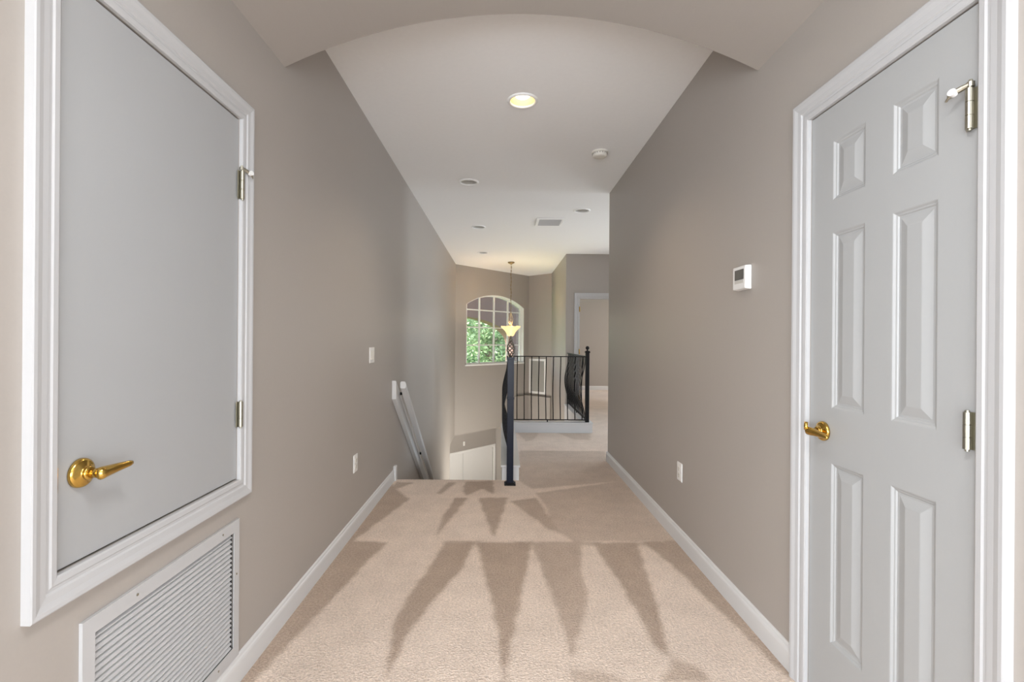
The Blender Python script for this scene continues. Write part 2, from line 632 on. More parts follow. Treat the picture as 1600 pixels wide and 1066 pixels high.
# arched soffit over the near end of the hall
prof = arch_pts(-A, B, 2.408, 2.645, 40)
bm = B_()
rings = []
for y in (-0.3, 2.07):
    rings.append([bm.verts.new((x, y, z)) for x, z in prof] + [bm.verts.new((-A, y, H - 0.001)), bm.verts.new((B, y, H - 0.001))])
k = len(rings[0])
for i in range(k):
    bm.faces.new((rings[0][i], rings[0][(i + 1) % k], rings[1][(i + 1) % k], rings[1][i]))
bm.faces.new(rings[0][::-1])
bm.faces.new(rings[1])
tag(obj('ceiling_arch', bm, WALL), 'shallow arched soffit painted greige above the near hall', 'soffit', None, 'structure')

# carpet with vacuum strokes in the pile
NAP = [
    (1, [(-0.96, 1.70), (-0.97, 4.16), (-0.75, 3.77), (-0.71, 3.74), (-0.89, 3.0), (-0.9, 2.94), (-0.69, 2.93), (-0.74, 2.69), (-0.80, 2.24), (-0.85, 1.97), (-0.89, 1.70)]),
    (1, [(-0.34, 2.94), (-0.16, 2.95), (-0.2, 2.63), (-0.33, 2.24), (-0.39, 2.0), (-0.41, 1.77), (-0.42, 1.76), (-0.46, 2.07), (-0.45, 2.3), (-0.39, 2.59)]),
    (1, [(-0.15, 2.94), (0.19, 2.94), (0.1, 2.31), (0.04, 1.93), (0.01, 1.70), (-0.01, 2.03), (-0.06, 2.37)]),
    (.75, [(0.19, 2.94), (0.5, 2.97), (0.44, 2.65), (0.42, 2.31), (0.33, 2.03), (0.28, 1.87), (0.27, 2.08), (0.24, 2.38)]),
    (1, [(0.56, 2.94), (0.84, 2.96), (0.77, 2.49), (0.7, 2.04), (0.66, 1.88), (0.63, 1.94), (0.62, 2.32)]),
    (1, [(0.87, 2.96), (1.1, 2.98), (1.12, 1.70), (1.06, 1.78), (1.03, 2.07), (0.99, 2.32), (0.95, 2.65)]),
    (.7, [(0.67, 1.88), (0.74, 1.84), (0.77, 1.75), (0.58, 1.74), (0.64, 1.81)]),
    (1, [(-0.37, 3.77), (-0.26, 3.77), (-0.35, 3.32), (-0.41, 3.01), (-0.41, 3.31)]),
    (1, [(-0.18, 3.77), (0.05, 3.78), (-0.04, 3.02), (-0.06, 3.08)]),
    (.8, [(0.07, 3.69), (0.27, 3.78), (0.38, 3.11), (0.32, 3.14)]),
    (.6, [(0.28, 3.89), (1.08, 4.26), (1.1, 2.98), (0.46, 2.96), (0.34, 3.14), (0.34, 3.54)]),
    (.9, [(-0.47, 4.17), (-0.39, 4.17), (-0.48, 3.85), (-0.52, 3.87)]),
    (.9, [(-0.32, 4.2), (-0.07, 4.23), (-0.06, 3.86), (-0.16, 4.0), (-0.28, 3.81), (-0.31, 3.9)]),
    (.9, [(-0.92, 4.18), (-0.76, 4.15), (-0.89, 3.95)]),
    (.6, [(0.2, 5.4), (1.14, 5.4), (1.1, 4.26), (0.26, 4.01), (0.15, 4.24)]),
    (.5, [(0.26, 1.81), (0.36, 1.8), (0.47, 1.74), (0.26, 1.70)]),
    (.5, [(0.2, 6.46), (0.5, 6.46), (0.4, 6.0), (0.3, 5.9)]), (.5, [(0.75, 6.46), (1.2, 6.46), (1.1, 6.0), (0.9, 6.05)]),
    (.7, [(-0.35, 2.93), (0.9, 2.95), (0.9, 2.90), (0.3, 2.91), (-0.35, 2.90)]),
]


def inside(x, y, poly):
    c = False
    j = len(poly) - 1
    for i in range(len(poly)):
        xi, yi = poly[i]
        xj, yj = poly[j]
        if (yi > y) != (yj > y) and x < (xj - xi) * (y - yi) / (yj - yi) + xi:
            c = not c
        j = i
    return c


BOUNDS = [(w, p, min(q[0] for q in p), max(q[0] for q in p), min(q[1] for q in p), max(q[1] for q in p)) for w, p in NAP]


def nap(x, y):
    return sum(nap1(x + dx, y + dy) for dx, dy in ((0, 0), (0.012, 0), (-0.012, 0), (0, 0.016), (0, -0.016))) / 5


def nap1(x, y):
    x += 0.010 * mnoise.noise(Vector((x * 12, y * 12, 3)))
    y += 0.014 * mnoise.noise(Vector((x * 12, y * 12, 9)))
    v = 0.0
    for w, p, x0, x1, y0, y1 in BOUNDS:
        if x0 <= x <= x1 and y0 <= y <= y1 and inside(x, y, p):
            v = max(v, w)
    v = 0.08 + 0.95 * v + 0.16 * mnoise.noise(Vector((x * 2.3, y * 1.4, 0))) + 0.10 * mnoise.noise(Vector((x * 22, y * 16, 1)))
    return min(1, max(0, v))


def floor_mesh():
    verts, faces, vals = [], [], []

    def patch(x0, x1, y0, y1, res):
        nx, ny = max(1, round((x1 - x0) / res)), max(1, round((y1 - y0) / res))
        b0 = len(verts)
        for j in range(ny + 1):
            for i in range(nx + 1):
                x, y = x0 + (x1 - x0) * i / nx, y0 + (y1 - y0) * j / ny
                verts.append((x, y, 0.0))
                vals.append(nap(x, y) if res < 0.06 else 0.25 + 0.2 * mnoise.noise(Vector((x * 1.5, y * 1.5, 0))))
        for j in range(ny):
            for i in range(nx):
                a = b0 + j * (nx + 1) + i
                faces.append((a, a + 1, a + nx + 2, a + nx + 1))

    def skirt(pts):
        for (xa, ya), (xb, yb) in zip(pts, pts[1:]):
            b0 = len(verts)
            verts.extend([(xa, ya, 0), (xb, yb, 0), (xb, yb, -0.28), (xa, ya, -0.28)])
            vals.extend([0.3] * 4)
            faces.append((b0, b0 + 1, b0 + 2, b0 + 3))
    patch(-A, B, 1.5, 4.25, 0.014)
    patch(-A, B, -0.3, 1.5, 0.1)
    patch(0.02, B, 4.25, 6.45, 0.02)
    patch(B, 5.2, 4.95, 6.45, 0.04)
    patch(1.2, 5.2, 6.45, 8.41, 0.04)
    patch(1.2, 5.2, 8.41, 12.2, 0.1)
    patch(-3.2, 3.2, -4.6, -0.3, 0.2)
    patch(B, 1.3, DR[0] - 0.3, DR[1] + 0.3, 0.1)
    skirt([(-A, 4.25), (0.02, 4.25)])
    me = bpy.data.meshes.new('floor')
    me.from_pydata(verts, [], faces)
    at = me.attributes.new('nap', 'FLOAT', 'POINT')
    at.data.foreach_set('value', vals)
    me.materials.append(CARPET)
    o = bpy.data.objects.new('floor', me)
    COL.objects.link(o)
    tag(o, 'beige carpeted floor with dark vacuum strokes in its pile', 'floor', None, 'structure')


floor_mesh()
# rounded carpet nosing at the top of the stairs, and the flight below
bm = B_()
for i in range(18):
    y = 4.25 + i * 0.25
    z = -(i + 1) * 0.1835
    add_box(bm, (-A, y, z - 0.2), (0.0, y + 0.27, z))
tag(obj('floor_stairs', bm, CARPET), 'carpeted stair flight going down from the hall', 'stairs', None, 'structure')

# baseboards
baseboard('baseboard_left', FL, -0.3, 4.2, 'white baseboard along the left hall wall')
tag(box('trim_1', (-A, 4.195, -0.03), (-A + 0.024, 4.25, 0.128), BASEW, bevel=0.004), 'small white block ending the left baseboard at the stairs', 'trim block', None, 'structure')
baseboard('baseboard_right', FR, DR[1] + 0.067, 4.963, 'white baseboard along the right hall wall to its corner')
baseboard('baseboard_right_near', FR, -0.3, DR[0] - 0.067, 'white baseboard in front of the closet door')
baseboard('baseboard_corner', lambda s, t, n: (s, 4.95 + n, t), 1.081, 5.2, 'white baseboard on the loft side of the corner')
baseboard('baseboard_far', FY(8.41), 1.24, DF[0] - 0.07, 'white baseboard left of the far doorway')
baseboard('baseboard_far_right', FY(8.41), DF[1] + 0.07, 5.2, 'white baseboard right of the far doorway')
baseboard('baseboard_bedroom', FY(12.2), 1.2, 5.2, 'white baseboard in the room beyond the doorway')


# ------------------------------------------------------------------ hardware builders
def hinge(parent, f, s, z0, z1, leaf_dir, stop=False, mat=NICKEL):
    """butt hinge with knuckle standing proud of the wall; leaf_dir +1/-1 along s toward the slab"""
    zc = (z0 + z1) / 2
    bm = B_()
    hgt = z1 - z0
    for i in range(3):
        a, b = z0 + hgt * i / 3 + 0.0006, z0 + hgt * (i + 1) / 3 - 0.0006
        add_tube(bm, [f(s, a, 0.012), f(s, b, 0.012)], 0.0078, 14)
    add_tube(bm, [f(s, z0 - 0.004, 0.012), f(s, z1 + 0.004, 0.012)], 0.0045, 10)
    add_box(bm, (s, z0, 0.0025), (s + leaf_dir * 0.016, z1, 0.0045), f)
    add_box(bm, (s, z0, 0.0025), (s - leaf_dir * 0.017, z1, 0.0045), f)
    h = obj('hinge', bm, mat, parent)
    if stop:
        bm = B_()
        add_tube(bm, [f(s, z1 + 0.003, 0.010), f(s, z1 + 0.014, 0.010)], 0.008, 12)
        add_tube(bm, [f(s, z1 + 0.014, 0.010), f(s, z1 + 0.020, 0.010)], 0.004, 8)
        d = -leaf_dir if stop == 2 else leaf_dir
        p = [f(s, z1 + 0.008, 0.012), f(s + d * 0.010, z1 + 0.006, 0.018), f(s + d * 0.022, z1 + 0.001, 0.026), f(s + d * 0.034, z1 - 0.006, 0.030)]
        add_tube(bm, p, [0.006, 0.0065, 0.007, 0.005], 10)
        add_tube(bm, [f(s + d * 0.034, z1 - 0.006, 0.030), f(s + d * 0.042, z1 - 0.011, 0.028)], 0.0028, 8)
        obj('door_stop', bm, mat, h)
        bm = B_()
        add_tube(bm, [f(s + d * 0.024, z1 - 0.001, 0.025), f(s + d * 0.020, z1 + 0.001, 0.036)], 0.0085, 14)
        obj('bumper', bm, PLASTIC, h)
    return h


def lever_handle(parent, f, s, z, direction, tip_up=0.0, tab=False, length=0.098):
    h = empty('lever_handle', f(s, z, 0), parent=parent)

    def M(n):
        o = Vector(f(s, z, n))
        x = (Vector(f(s + 1, z, n)) - o)
        y = (Vector(f(s, z + 1, n)) - o)
        w = (Vector(f(s, z, n + 1)) - o)
        mm = Matrix((x, y, w)).transposed().to_4x4()
        mm.translation = o
        return mm
    bm = B_()
    add_lathe(bm, [(0.0, 0), (0.033, 0), (0.033, 0.004), (0.0315, 0.008), (0.027, 0.011), (0.016, 0.0135), (0.0135, 0.016), (0.0135, 0.018), (0.0155, 0.020), (0.0155, 0.023), (0.013, 0.025), (0.0, 0.025)], 36, M(0))
    bmesh.ops.remove_doubles(bm, verts=bm.verts[:], dist=1e-6)
    o = obj('rosette', bm, BRASS, None, smooth=True)
    sub(o, h, f(s, z, 0))
    bm = B_()
    add_lathe(bm, [(0.0, 0.022), (0.0108, 0.022), (0.0108, 0.042), (0.0095, 0.047), (0.0, 0.047)], 24, M(0))
    bmesh.ops.remove_doubles(bm, verts=bm.verts[:], dist=1e-6)
    o = obj('neck', bm, BRASS, None, smooth=True)
    sub(o, h, f(s, z, 0))
    # tapered, slightly bowed grip
    bm = B_()
    rings = []
    N = 14
    for i in range(N + 1):
        u = i / N
        ss = s + direction * (-0.012 + u * (length + 0.012))
        nn = 0.050 + 0.004 * u - 0.004 * math.sin(u * math.pi)
        zz = z + tip_up * u * u
        end = 0.6 if i == 0 else (0.75 if i == N else 1)
        tp = 1 - 0.55 * max(0.0, (u - 0.18) / 0.82)
        hh = 0.0142 * tp * end
        ww = 0.0115 * tp * end
        rings.append([bm.verts.new(f(ss, zz + hh * math.sin(2 * math.pi * j / 16), nn + ww * math.cos(2 * math.pi * j / 16))) for j in range(16)])
    for a, b in zip(rings, rings[1:]):
        for j in range(16):
            bm.faces.new((a[j], a[(j + 1) % 16], b[(j + 1) % 16], b[j]))
    bm.faces.new(rings[0][::-1])
    bm.faces.new(rings[-1])
    o = obj('grip', bm, BRASS, None, smooth=True)
    sub(o, h, f(s, z, 0))
    if tab:
        bm = B_()
        add_tube(bm, [f(s - direction * 0.004, z + 0.004, 0.056), f(s - direction * 0.005, z + 0.016, 0.057), f(s - direction * 0.005, z + 0.030, 0.056)], [0.0075, 0.006, 0.0055], 12)
        o = obj('thumb_tab', bm, BRASS, None, smooth=True)
        sub(o, h, f(s, z, 0))
    return h


def sub(o, parent, wloc):
    """parent a world-coordinate mesh to an empty whose world position is wloc"""
    o.parent = parent
    o.matrix_parent_inverse = Matrix.Translation(-Vector(wloc))


# ------------------------------------------------------------------ left attic access door
d1 = empty('door_1', FL(1.366, 0.66, 0), 'flat white attic access door set above the floor in the left wall', 'door', None, 'structure')
casing(d1, FL, ATT[0] + 0.0005, ATT[1] - 0.0005, ATT[2] + 0.0005, ATT[3] - 0.0005, True)
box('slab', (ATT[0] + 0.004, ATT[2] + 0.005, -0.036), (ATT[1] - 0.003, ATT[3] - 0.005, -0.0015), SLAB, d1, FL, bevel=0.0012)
bm = B_()
add_slab(bm, rect(*ATT), [rect(ATT[0] + 0.02, ATT[1] - 0.02, ATT[2] + 0.02, ATT[3] - 0.02)], FL, -0.04, -0.129)
obj('jamb', bm, TRIM, d1)
box('back_panel', (ATT[0], ATT[2], -0.15), (ATT[1], ATT[3], -0.131), SLOT, d1, FL)
hinge(d1, FL, ATT[1] - 0.001, 1.735, 1.835, -1, 2)
hinge(d1, FL, ATT[1] - 0.001, 0.920, 1.010, -1)
lever_handle(d1, FL, 1.079, 0.931, +1, 0.003, length=0.082)
box('latch_plate', (ATT[0] - 0.001, 0.903, -0.003), (ATT[0] + 0.006, 0.958, 0.006), BRASS, d1, FL, bevel=0.001)
box('latch_pin', (ATT[0] + 0.0, 0.855, -0.002), (ATT[0] + 0.007, 0.864, 0.004), NICKEL, d1, FL, bevel=0.002)

# ------------------------------------------------------------------ return air grille under it
vg = empty('vent_grille', FL(1.4, 0.112, 0), 'white louvered return air grille low on the left wall under the attic door', 'vent')
VO = (1.078, 1.722, 0.104, 0.592)
VI = (1.112, 1.688, 0.146, 0.552)
bm = B_()
add_slab(bm, rect(*VO), [rect(*VI)], FL, 0.009, 0.0065)
add_slab(bm, rect(*VO), [rect(VO[0] + .004, VO[1] - .004, VO[2] + .004, VO[3] - .004)], FL, 0.0066, 0.0005)
fr = obj('frame', bm, TRIM, vg)
bm = B_()
add_slab(bm, rect(VENT[0] + .0005, VENT[1] - .0005, VENT[2] + .0005, VENT[3] - .0005), [rect(VENT[0] + .003, VENT[1] - .003, VENT[2] + .003, VENT[3] - .003)], FL, -0.001, -0.09)
obj('duct_shade_liner', bm, SLOT, vg)  # duct shade put into the liner's dark colour, seen past the slat ends
NS = 25
pitch = (VI[3] - VI[2]) / NS
sl_me = None
for i in range(NS):
    z = VI[2] + pitch * (i + 0.5)
    if sl_me is None:
        bm = B_()
        for a in ((0.0075, -0.0085), ):
            s0, s1 = VI[0] - 0.002, VI[1] - 0.004
            pr = [(-0.0075, 0.0065), (-0.0062, 0.0072), (0.0072, -0.0055), (0.0072, -0.0078), (0.0058, -0.0078)]
            ra = [bm.verts.new((n, s0, t)) for t, n in [(q[1], q[0]) for q in pr]]
            rb = [bm.verts.new((n, s1, t)) for t, n in [(q[1], q[0]) for q in pr]]
            for q in range(5):
                bm.faces.new((ra[q], ra[(q + 1) % 5], rb[(q + 1) % 5], rb[q]))
            bm.faces.new(ra[::-1])
            bm.faces.new(rb)
        o = obj('slat', bm, TRIM)
        sl_me = o.data
    else:
        o = bpy.data.objects.new('slat', sl_me)
        COL.objects.link(o)
    attach(o, vg)
    o.location = (-A - 0.0035, 0, z)
box('back_panel', (VENT[0], VENT[2], -0.10), (VENT[1], VENT[3], -0.09), SLOT, vg, FL)
for s, t in ((1.24, 0.572), (1.62, 0.572), (1.705, 0.40), (1.60, 0.125), (1.2, 0.125)):
    bm = B_()
    add_tube(bm, [FL(s, t, 0.0085), FL(s, t, 0.0105)], 0.0035, 10)
    obj('screw', bm, NICKEL, vg)

# ------------------------------------------------------------------ right closet door
d2 = empty('door_2', FR(1.40, 0, 0), 'white six panel closet door in the right wall', 'door', None, 'structure')
casing(d2, FR, DR[0] + 0.0005, DR[1] - 0.0005, 0.0, DR[3] - 0.0005, False, scale=1.12)
SD = (DR[0] + 0.003, DR[1] - 0.003, 0.014, DR[3] - 0.004)
cols = ((1.209, 1.352), (1.453, 1.597))
rows = ((0.238, 0.838), (1.017, 1.603), (1.709, 1.908))
holes = [rect(c[0], c[1], r[0], r[1]) for c in cols for r in rows]
bm = B_()
add_slab(bm, rect(*SD), holes, FR, -0.0015, -0.020)
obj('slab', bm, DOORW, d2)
for c in cols:
    for r in rows:
        bm = B_()
        rings = []
        for ins, dep in ((0, -0.0015), (0.003, -0.0022), (0.008, -0.0065), (0.012, -0.0075), (0.015, -0.0105), (0.021, -0.0105), (0.046, -0.0035), (0.049, -0.003)):
            rings.append([bm.verts.new(FR(s, t, dep)) for s, t in rect(c[0] + ins, c[1] - ins, r[0] + ins, r[1] - ins)])
        for a, b in zip(rings, rings[1:]):
            for j in range(4):
                bm.faces.new((a[j], a[(j + 1) % 4], b[(j + 1) % 4], b[j]))
        bm.faces.new(rings[-1])
        obj('panel', bm, DOORW, d2)
box('back_panel', (DR[0] - 0.3, 0.0, -0.2), (DR[1] + 0.3, 2.3, -0.19), SLOT, d2, FR)
box('core', (SD[0], SD[2], -0.036), (SD[1], SD[3], -0.021), SLAB, d2, FR)
hinge(d2, FR, DR[0] + 0.019, 1.735, 1.83, 1, 1)
hinge(d2, FR, DR[0] + 0.019, 0.990, 1.077, 1)
hinge(d2, FR, DR[0] + 0.019, 0.20, 0.287, 1)
lever_handle(d2, FR, 1.632, 0.936, -1, -0.004, tab=True, length=0.10)

# ------------------------------------------------------------------ small wall devices
th = empty('thermostat', FR(2.17, 1.47, 0), 'white thermostat with a small grey display on the right wall', 'thermostat')
bm = B_()
s0, s1, z0, z1 = 2.107, 2.224, 1.470, 1.580
face = [(s0, z0 + 0.016, 0.004), (s1, z0 + 0.016, 0.004)]
vb = [bm.verts.new(FR(*p)) for p in ((s0, z0, 0), (s1, z0, 0), (s1, z1, 0), (s0, z1, 0))]
vf = [bm.verts.new(FR(*p)) for p in ((s0 + .002, z0 + 0.004, 0.030), (s1 - .002, z0 + 0.004, 0.030), (s1 - .002, z1 - 0.003, 0.030), (s0 + .002, z1 - 0.003, 0.030))]
bm.faces.new(vb)
bm.faces.new(vf)
for i in range(4):
    bm.faces.new((vb[i], vb[(i + 1) % 4], vf[(i + 1) % 4], vf[i]))
obj('body', bm, PLASTIC, th, bevel=0.005, seg=3)
box('display', (s0 + 0.014, z0 + 0.046, 0.0295), (s1 - 0.022, z1 - 0.018, 0.0312), SCREEN, th, FR, bevel=0.0005)
box('button_strip', (s0 + 0.014, z0 + 0.030, 0.0295), (s1 - 0.022, z0 + 0.044, 0.0316), CAN, th, FR, bevel=0.0008)


def wall_plate(name, label, cat, f, s0, s1, z0, z1, kind):
    t = empty(name, f((s0 + s1) / 2, z0, 0), label, cat)
    bm = B_()
    b = [bm.verts.new(f(*p, 0)) for p in rect(s0, s1, z0, z1)]
    m_ = [bm.verts.new(f(*p, 0.0035)) for p in rect(s0, s1, z0, z1)]
    c = [bm.verts.new(f(*p, 0.0065)) for p in rect(s0 + .005, s1 - .005, z0 + .005, z1 - .005)]
    for x, y in ((b, m_), (m_, c)):
        for i in range(4):
            bm.faces.new((x[i], x[(i + 1) % 4], y[(i + 1) % 4], y[i]))
    bm.faces.new(b)
    bm.faces.new(c)
    obj('cover_plate', bm, PLASTIC, t)
    w = (s1 - s0)
    sc, zc = (s0 + s1) / 2, (z0 + z1) / 2
    if kind == 'outlet':
        for dz in (-0.0195, 0.0195):
            bm = B_()
            add_box(bm, (sc - 0.0165, zc + dz - 0.0145, 0.006), (sc + 0.0165, zc + dz + 0.0145, 0.0082), f)
            so = obj('socket', bm, PLASTIC2, t, bevel=0.001)
            bm = B_()
            for dx in (-0.0065, 0.0065):
                add_box(bm, (sc + dx - 0.001, zc + dz - 0.002, 0.0078), (sc + dx + 0.001, zc + dz + 0.007, 0.0085), f)
            add_box(bm, (sc - 0.002, zc + dz - 0.011, 0.0078), (sc + 0.002, zc + dz - 0.0065, 0.0085), f)
            obj('slots', bm, SLOT, so)
    else:
        for k in (-1, 1):
            bm = B_()
            x = sc + k * 0.023
            pts = [(x - 0.0165, zc - 0.033), (x + 0.0165, zc - 0.033), (x + 0.0165, zc), (x + 0.0165, zc + 0.033), (x - 0.0165, zc + 0.033), (x - 0.0165, zc)]
            dep = [0.010, 0.010, 0.0075, 0.0065, 0.0065, 0.0075]
            lo = [bm.verts.new(f(*p, 0.006)) for p in pts]
            hi = [bm.verts.new(f(*p, d)) for p, d in zip(pts, dep)]
            for i in range(6):
                bm.faces.new((lo[i], lo[(i + 1) % 6], hi[(i + 1) % 6], hi[i]))
            bm.faces.new((hi[0], hi[1], hi[2], hi[5]))
            bm.faces.new((hi[5], hi[2], hi[3], hi[4]))
            bm.faces.new(lo)
            obj('rocker', bm, PLASTIC2, t)
    return t


wall_plate('outlet', 'white electrical outlet low on the right wall', 'outlet', FR, 2.903, 2.978, 0.384, 0.496, 'outlet')
wall_plate('outlet', 'white electrical outlet low on the left wall before the stairs', 'outlet', FL, 3.066, 3.142, 0.379, 0.492, 'outlet')
wall_plate('light_switch', 'white double rocker light switch on the left wall', 'switch', FL, 3.418, 3.535, 1.068, 1.180, 'switch')

# ------------------------------------------------------------------ ceiling fixtures
can_labels = ['glowing warm recessed ceiling light nearest the arch', 'unlit recessed ceiling light, the largest seen beyond the lit one',
              'unlit recessed ceiling light between the large unlit one and the one by the pendant', 'small unlit recessed ceiling light nearest the pendant',
              'unlit recessed ceiling light near the right wall corner beside the air vent']
for (x, y, on), lb in zip(CANS, can_labels):
    t = empty('recessed_light', (x, y, H), lb, 'ceiling light', 'recessed lights in the hall ceiling')
    T = Matrix.Translation((x, y, H))
    bm = B_()
    add_lathe(bm, [(0.077, 0.004), (0.077, -0.003), (0.081, -0.0100), (0.088, -0.0095), (0.097, -0.003), (0.098, 0.0), (0.077, 0.004)], 40, T, cap=False)
    obj('trim_ring', bm, FIXTURE, t, smooth=True)
    bm = B_()
    add_lathe(bm, [(0.0775, -0.002), (0.073, 0.03), (0.068, 0.075), (0.055, 0.10), (0.03, 0.112), (0.0, 0.114)], 32, T, cap=False)
    bmesh.ops.remove_doubles(bm, verts=bm.verts[:], dist=1e-6)
    obj('reflector', bm, REFLECTOR_LIT if on else CAN, t, smooth=True)
    bm = B_()
    add_lathe(bm, [(0.0, 0.018), (0.02, 0.019), (0.042, 0.024), (0.052, 0.034), (0.052, 0.044), (0.035, 0.075), (0.018, 0.095), (0.018, 0.112)], 28, T, cap=False)
    bmesh.ops.remove_doubles(bm, verts=bm.verts[:], dist=1e-6)
    obj('bulb', bm, BULB_ON if on else BULB_OFF, t, smooth=True)
    if on:
        ld = bpy.data.lights.new('recessed_lamp', 'SPOT')
        ld.energy = 26
        ld.color = (1.0, 0.82, 0.62)
        ld.spot_size = R(125)
        ld.spot_blend = 0.8
        ld.shadow_soft_size = 0.05
        lo = bpy.data.objects.new('recessed_lamp', ld)
        COL.objects.link(lo)
        lo.location = (x, y, H + 0.012)

sd = empty('smoke_detector', (0.775, 3.87, H), 'round cream smoke detector on the ceiling near the right wall', 'smoke detector')
T = Matrix.Translation((0.775, 3.87, H))
bm = B_()
add_lathe(bm, [(0.066, 0.0), (0.066, -0.010), (0.064, -0.012), (0.0, -0.012)], 36, T)
obj('mounting_base', bm, PLASTIC2, sd, bevel=0.001)
bm = B_()
add_lathe(bm, [(0.060, -0.010), (0.059, -0.030), (0.056, -0.038), (0.048, -0.043), (0.030, -0.045), (0.0, -0.046)], 36, T)
bmesh.ops.remove_doubles(bm, verts=bm.verts[:], dist=1e-6)
obj('cover', bm, PLASTIC2, sd, smooth=True)
bm = B_()
for i in range(18):
    a = 2 * math.pi * i / 18
    p = Vector((0.775 + 0.0602 * math.cos(a), 3.87 + 0.0602 * math.sin(a), H))
    add_tube(bm, [p + Vector((0, 0, -0.016)), p + Vector((0, 0, -0.026))], 0.0016, 6)
tag(obj('sounder_slots', bm, SLOT, sd), kind='stuff')

av = empty('ceiling_vent', (0.594, 6.155, H), 'white rectangular air vent in the ceiling', 'vent')
vx0, vx1, vy0, vy1 = 0.418, 0.768, 5.965, 6.345


def FC(s, t, n):
    return (s, t, H - n)


bm = B_()
add_slab(bm, rect(vx0, vx1, vy0, vy1), [rect(vx0 + .035, vx1 - .035, vy0 + .035, vy1 - .035)], FC, 0.012, 0.0005)
obj('frame', bm, FIXTURE, av, bevel=0.003)
me_s = None
for i in range(10):
    y = vy0 + 0.05 + i * 0.031
    if me_s is None:
        bm = B_()
        x0, x1 = vx0 + .036, vx1 - .036
        pr = [(-0.011, -0.004), (-0.009, -0.0035), (0.012, -0.013), (0.012, -0.0145), (0.010, -0.0145)]
        ra = [bm.verts.new((x0, a, b)) for a, b in pr]
        rb = [bm.verts.new((x1, a, b)) for a, b in pr]
        for q in range(5):
            bm.faces.new((ra[q], ra[(q + 1) % 5], rb[(q + 1) % 5], rb[q]))
        bm.faces.new(ra[::-1])
        bm.faces.new(rb)
        o = obj('louver', bm, TRIM)
        me_s = o.data
    else:
        o = bpy.data.objects.new('louver', me_s)
        COL.objects.link(o)
    attach(o, av)
    o.location = (0, y, H)
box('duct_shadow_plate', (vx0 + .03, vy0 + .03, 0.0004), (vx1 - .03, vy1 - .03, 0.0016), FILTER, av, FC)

# ------------------------------------------------------------------ stair handrail on the left wall
SL = 0.745
hr = empty('handrail', FL(4.13, 0.72, 0), 'white wooden stair handrail on a white backing board, descending along the left wall', 'handrail')
bm = B_()
Ys, Ye = 4.13, 8.0
for n in (0.0005, 0.020):
    pass
vs = []
for y in (Ys, Ye):
    dz = -SL * (y - Ys)
    vs.append([bm.verts.new(FL(y, z + dz, n)) for z, n in ((0.724, 0.0005), (0.724, 0.036), (0.879, 0.036), (0.884, 0.031), (0.884, 0.0005))])
for i in range(5):
    bm.faces.new((vs[0][i], vs[0][(i + 1) % 5], vs[1][(i + 1) % 5], vs[1][i]))
bm.faces.new(vs[0][::-1])
bm.faces.new(vs[1])
obj('backing_board', bm, BASEW, hr)
bm = B_()
vs = []
RP = [(-0.020, 0.066), (-0.029, 0.070), (-0.031, 0.078), (-0.031, 0.104), (-0.027, 0.112), (-0.010, 0.117), (0.012, 0.117), (0.024, 0.113), (0.030, 0.104), (0.030, 0.076), (0.022, 0.067)]
for y in (4.15, Ye):
    dz = -SL * (y - 4.15)
    vs.append([bm.verts.new(FL(y, 0.846 + z + dz, n)) for z, n in RP])
for i in range(len(RP)):
    j = (i + 1) % len(RP)
    bm.faces.new((vs[0][i], vs[0][j], vs[1][j], vs[1][i]))
bm.faces.new(vs[0][::-1])
bm.faces.new(vs[1])
obj('rail', bm, BASEW, hr)
for y in (4.30, 5.35, 6.4, 7.4):
    z = 0.846 - SL * (y - 4.15)
    bm = B_()
    add_tube(bm, [FL(y, z + 0.012, 0.036), FL(y, z + 0.030, 0.042)], 0.015, 14)
    add_tube(bm, [FL(y, z + 0.020, 0.040), FL(y, z + 0.038, 0.058), FL(y, z + 0.044, 0.080), FL(y, z + 0.044, 0.094)], 0.0065, 10)
    add_tube(bm, [FL(y, z + 0.020, 0.094), FL(y, z + 0.054, 0.094)], 0.012, 12)
    obj('bracket', bm, IRON, hr)

# ------------------------------------------------------------------ white curbs under the railing
CT = 0.135


def curb(name, x0, x1, y0, y1, ox, label, zb=-0.30):
    bm = B_()
    add_box(bm, (x0, y0, zb), (x1, y1, CT - 0.018))
    c = obj(name, bm, CURB)
    tag(c, label, 'curb', None, 'structure')
    o = box('cap', (x0 - ox[0], y0 - ox[1], CT - 0.018), (x1 + ox[2], y1 + ox[3], CT), CURB, None, bevel=0.003)
    sub(o, c, (0, 0, 0))


curb('trim_2', 0.004, 0.155, 4.245, 6.46, (0.010, 0.012, 0.010, 0.0), 'low white curb with a cap beside the top of the stairs')
curb('trim_3', 0.155, 1.222, 6.47, 6.60, (0.0, 0.010, 0.008, 0.008), 'low white curb crossing under the black railing')
curb('trim_4', 1.096, 1.222, 6.60, 8.41, (0.010, 0.0, 0.008, 0.0), 'low white curb running back to the far wall under the bowed railing')

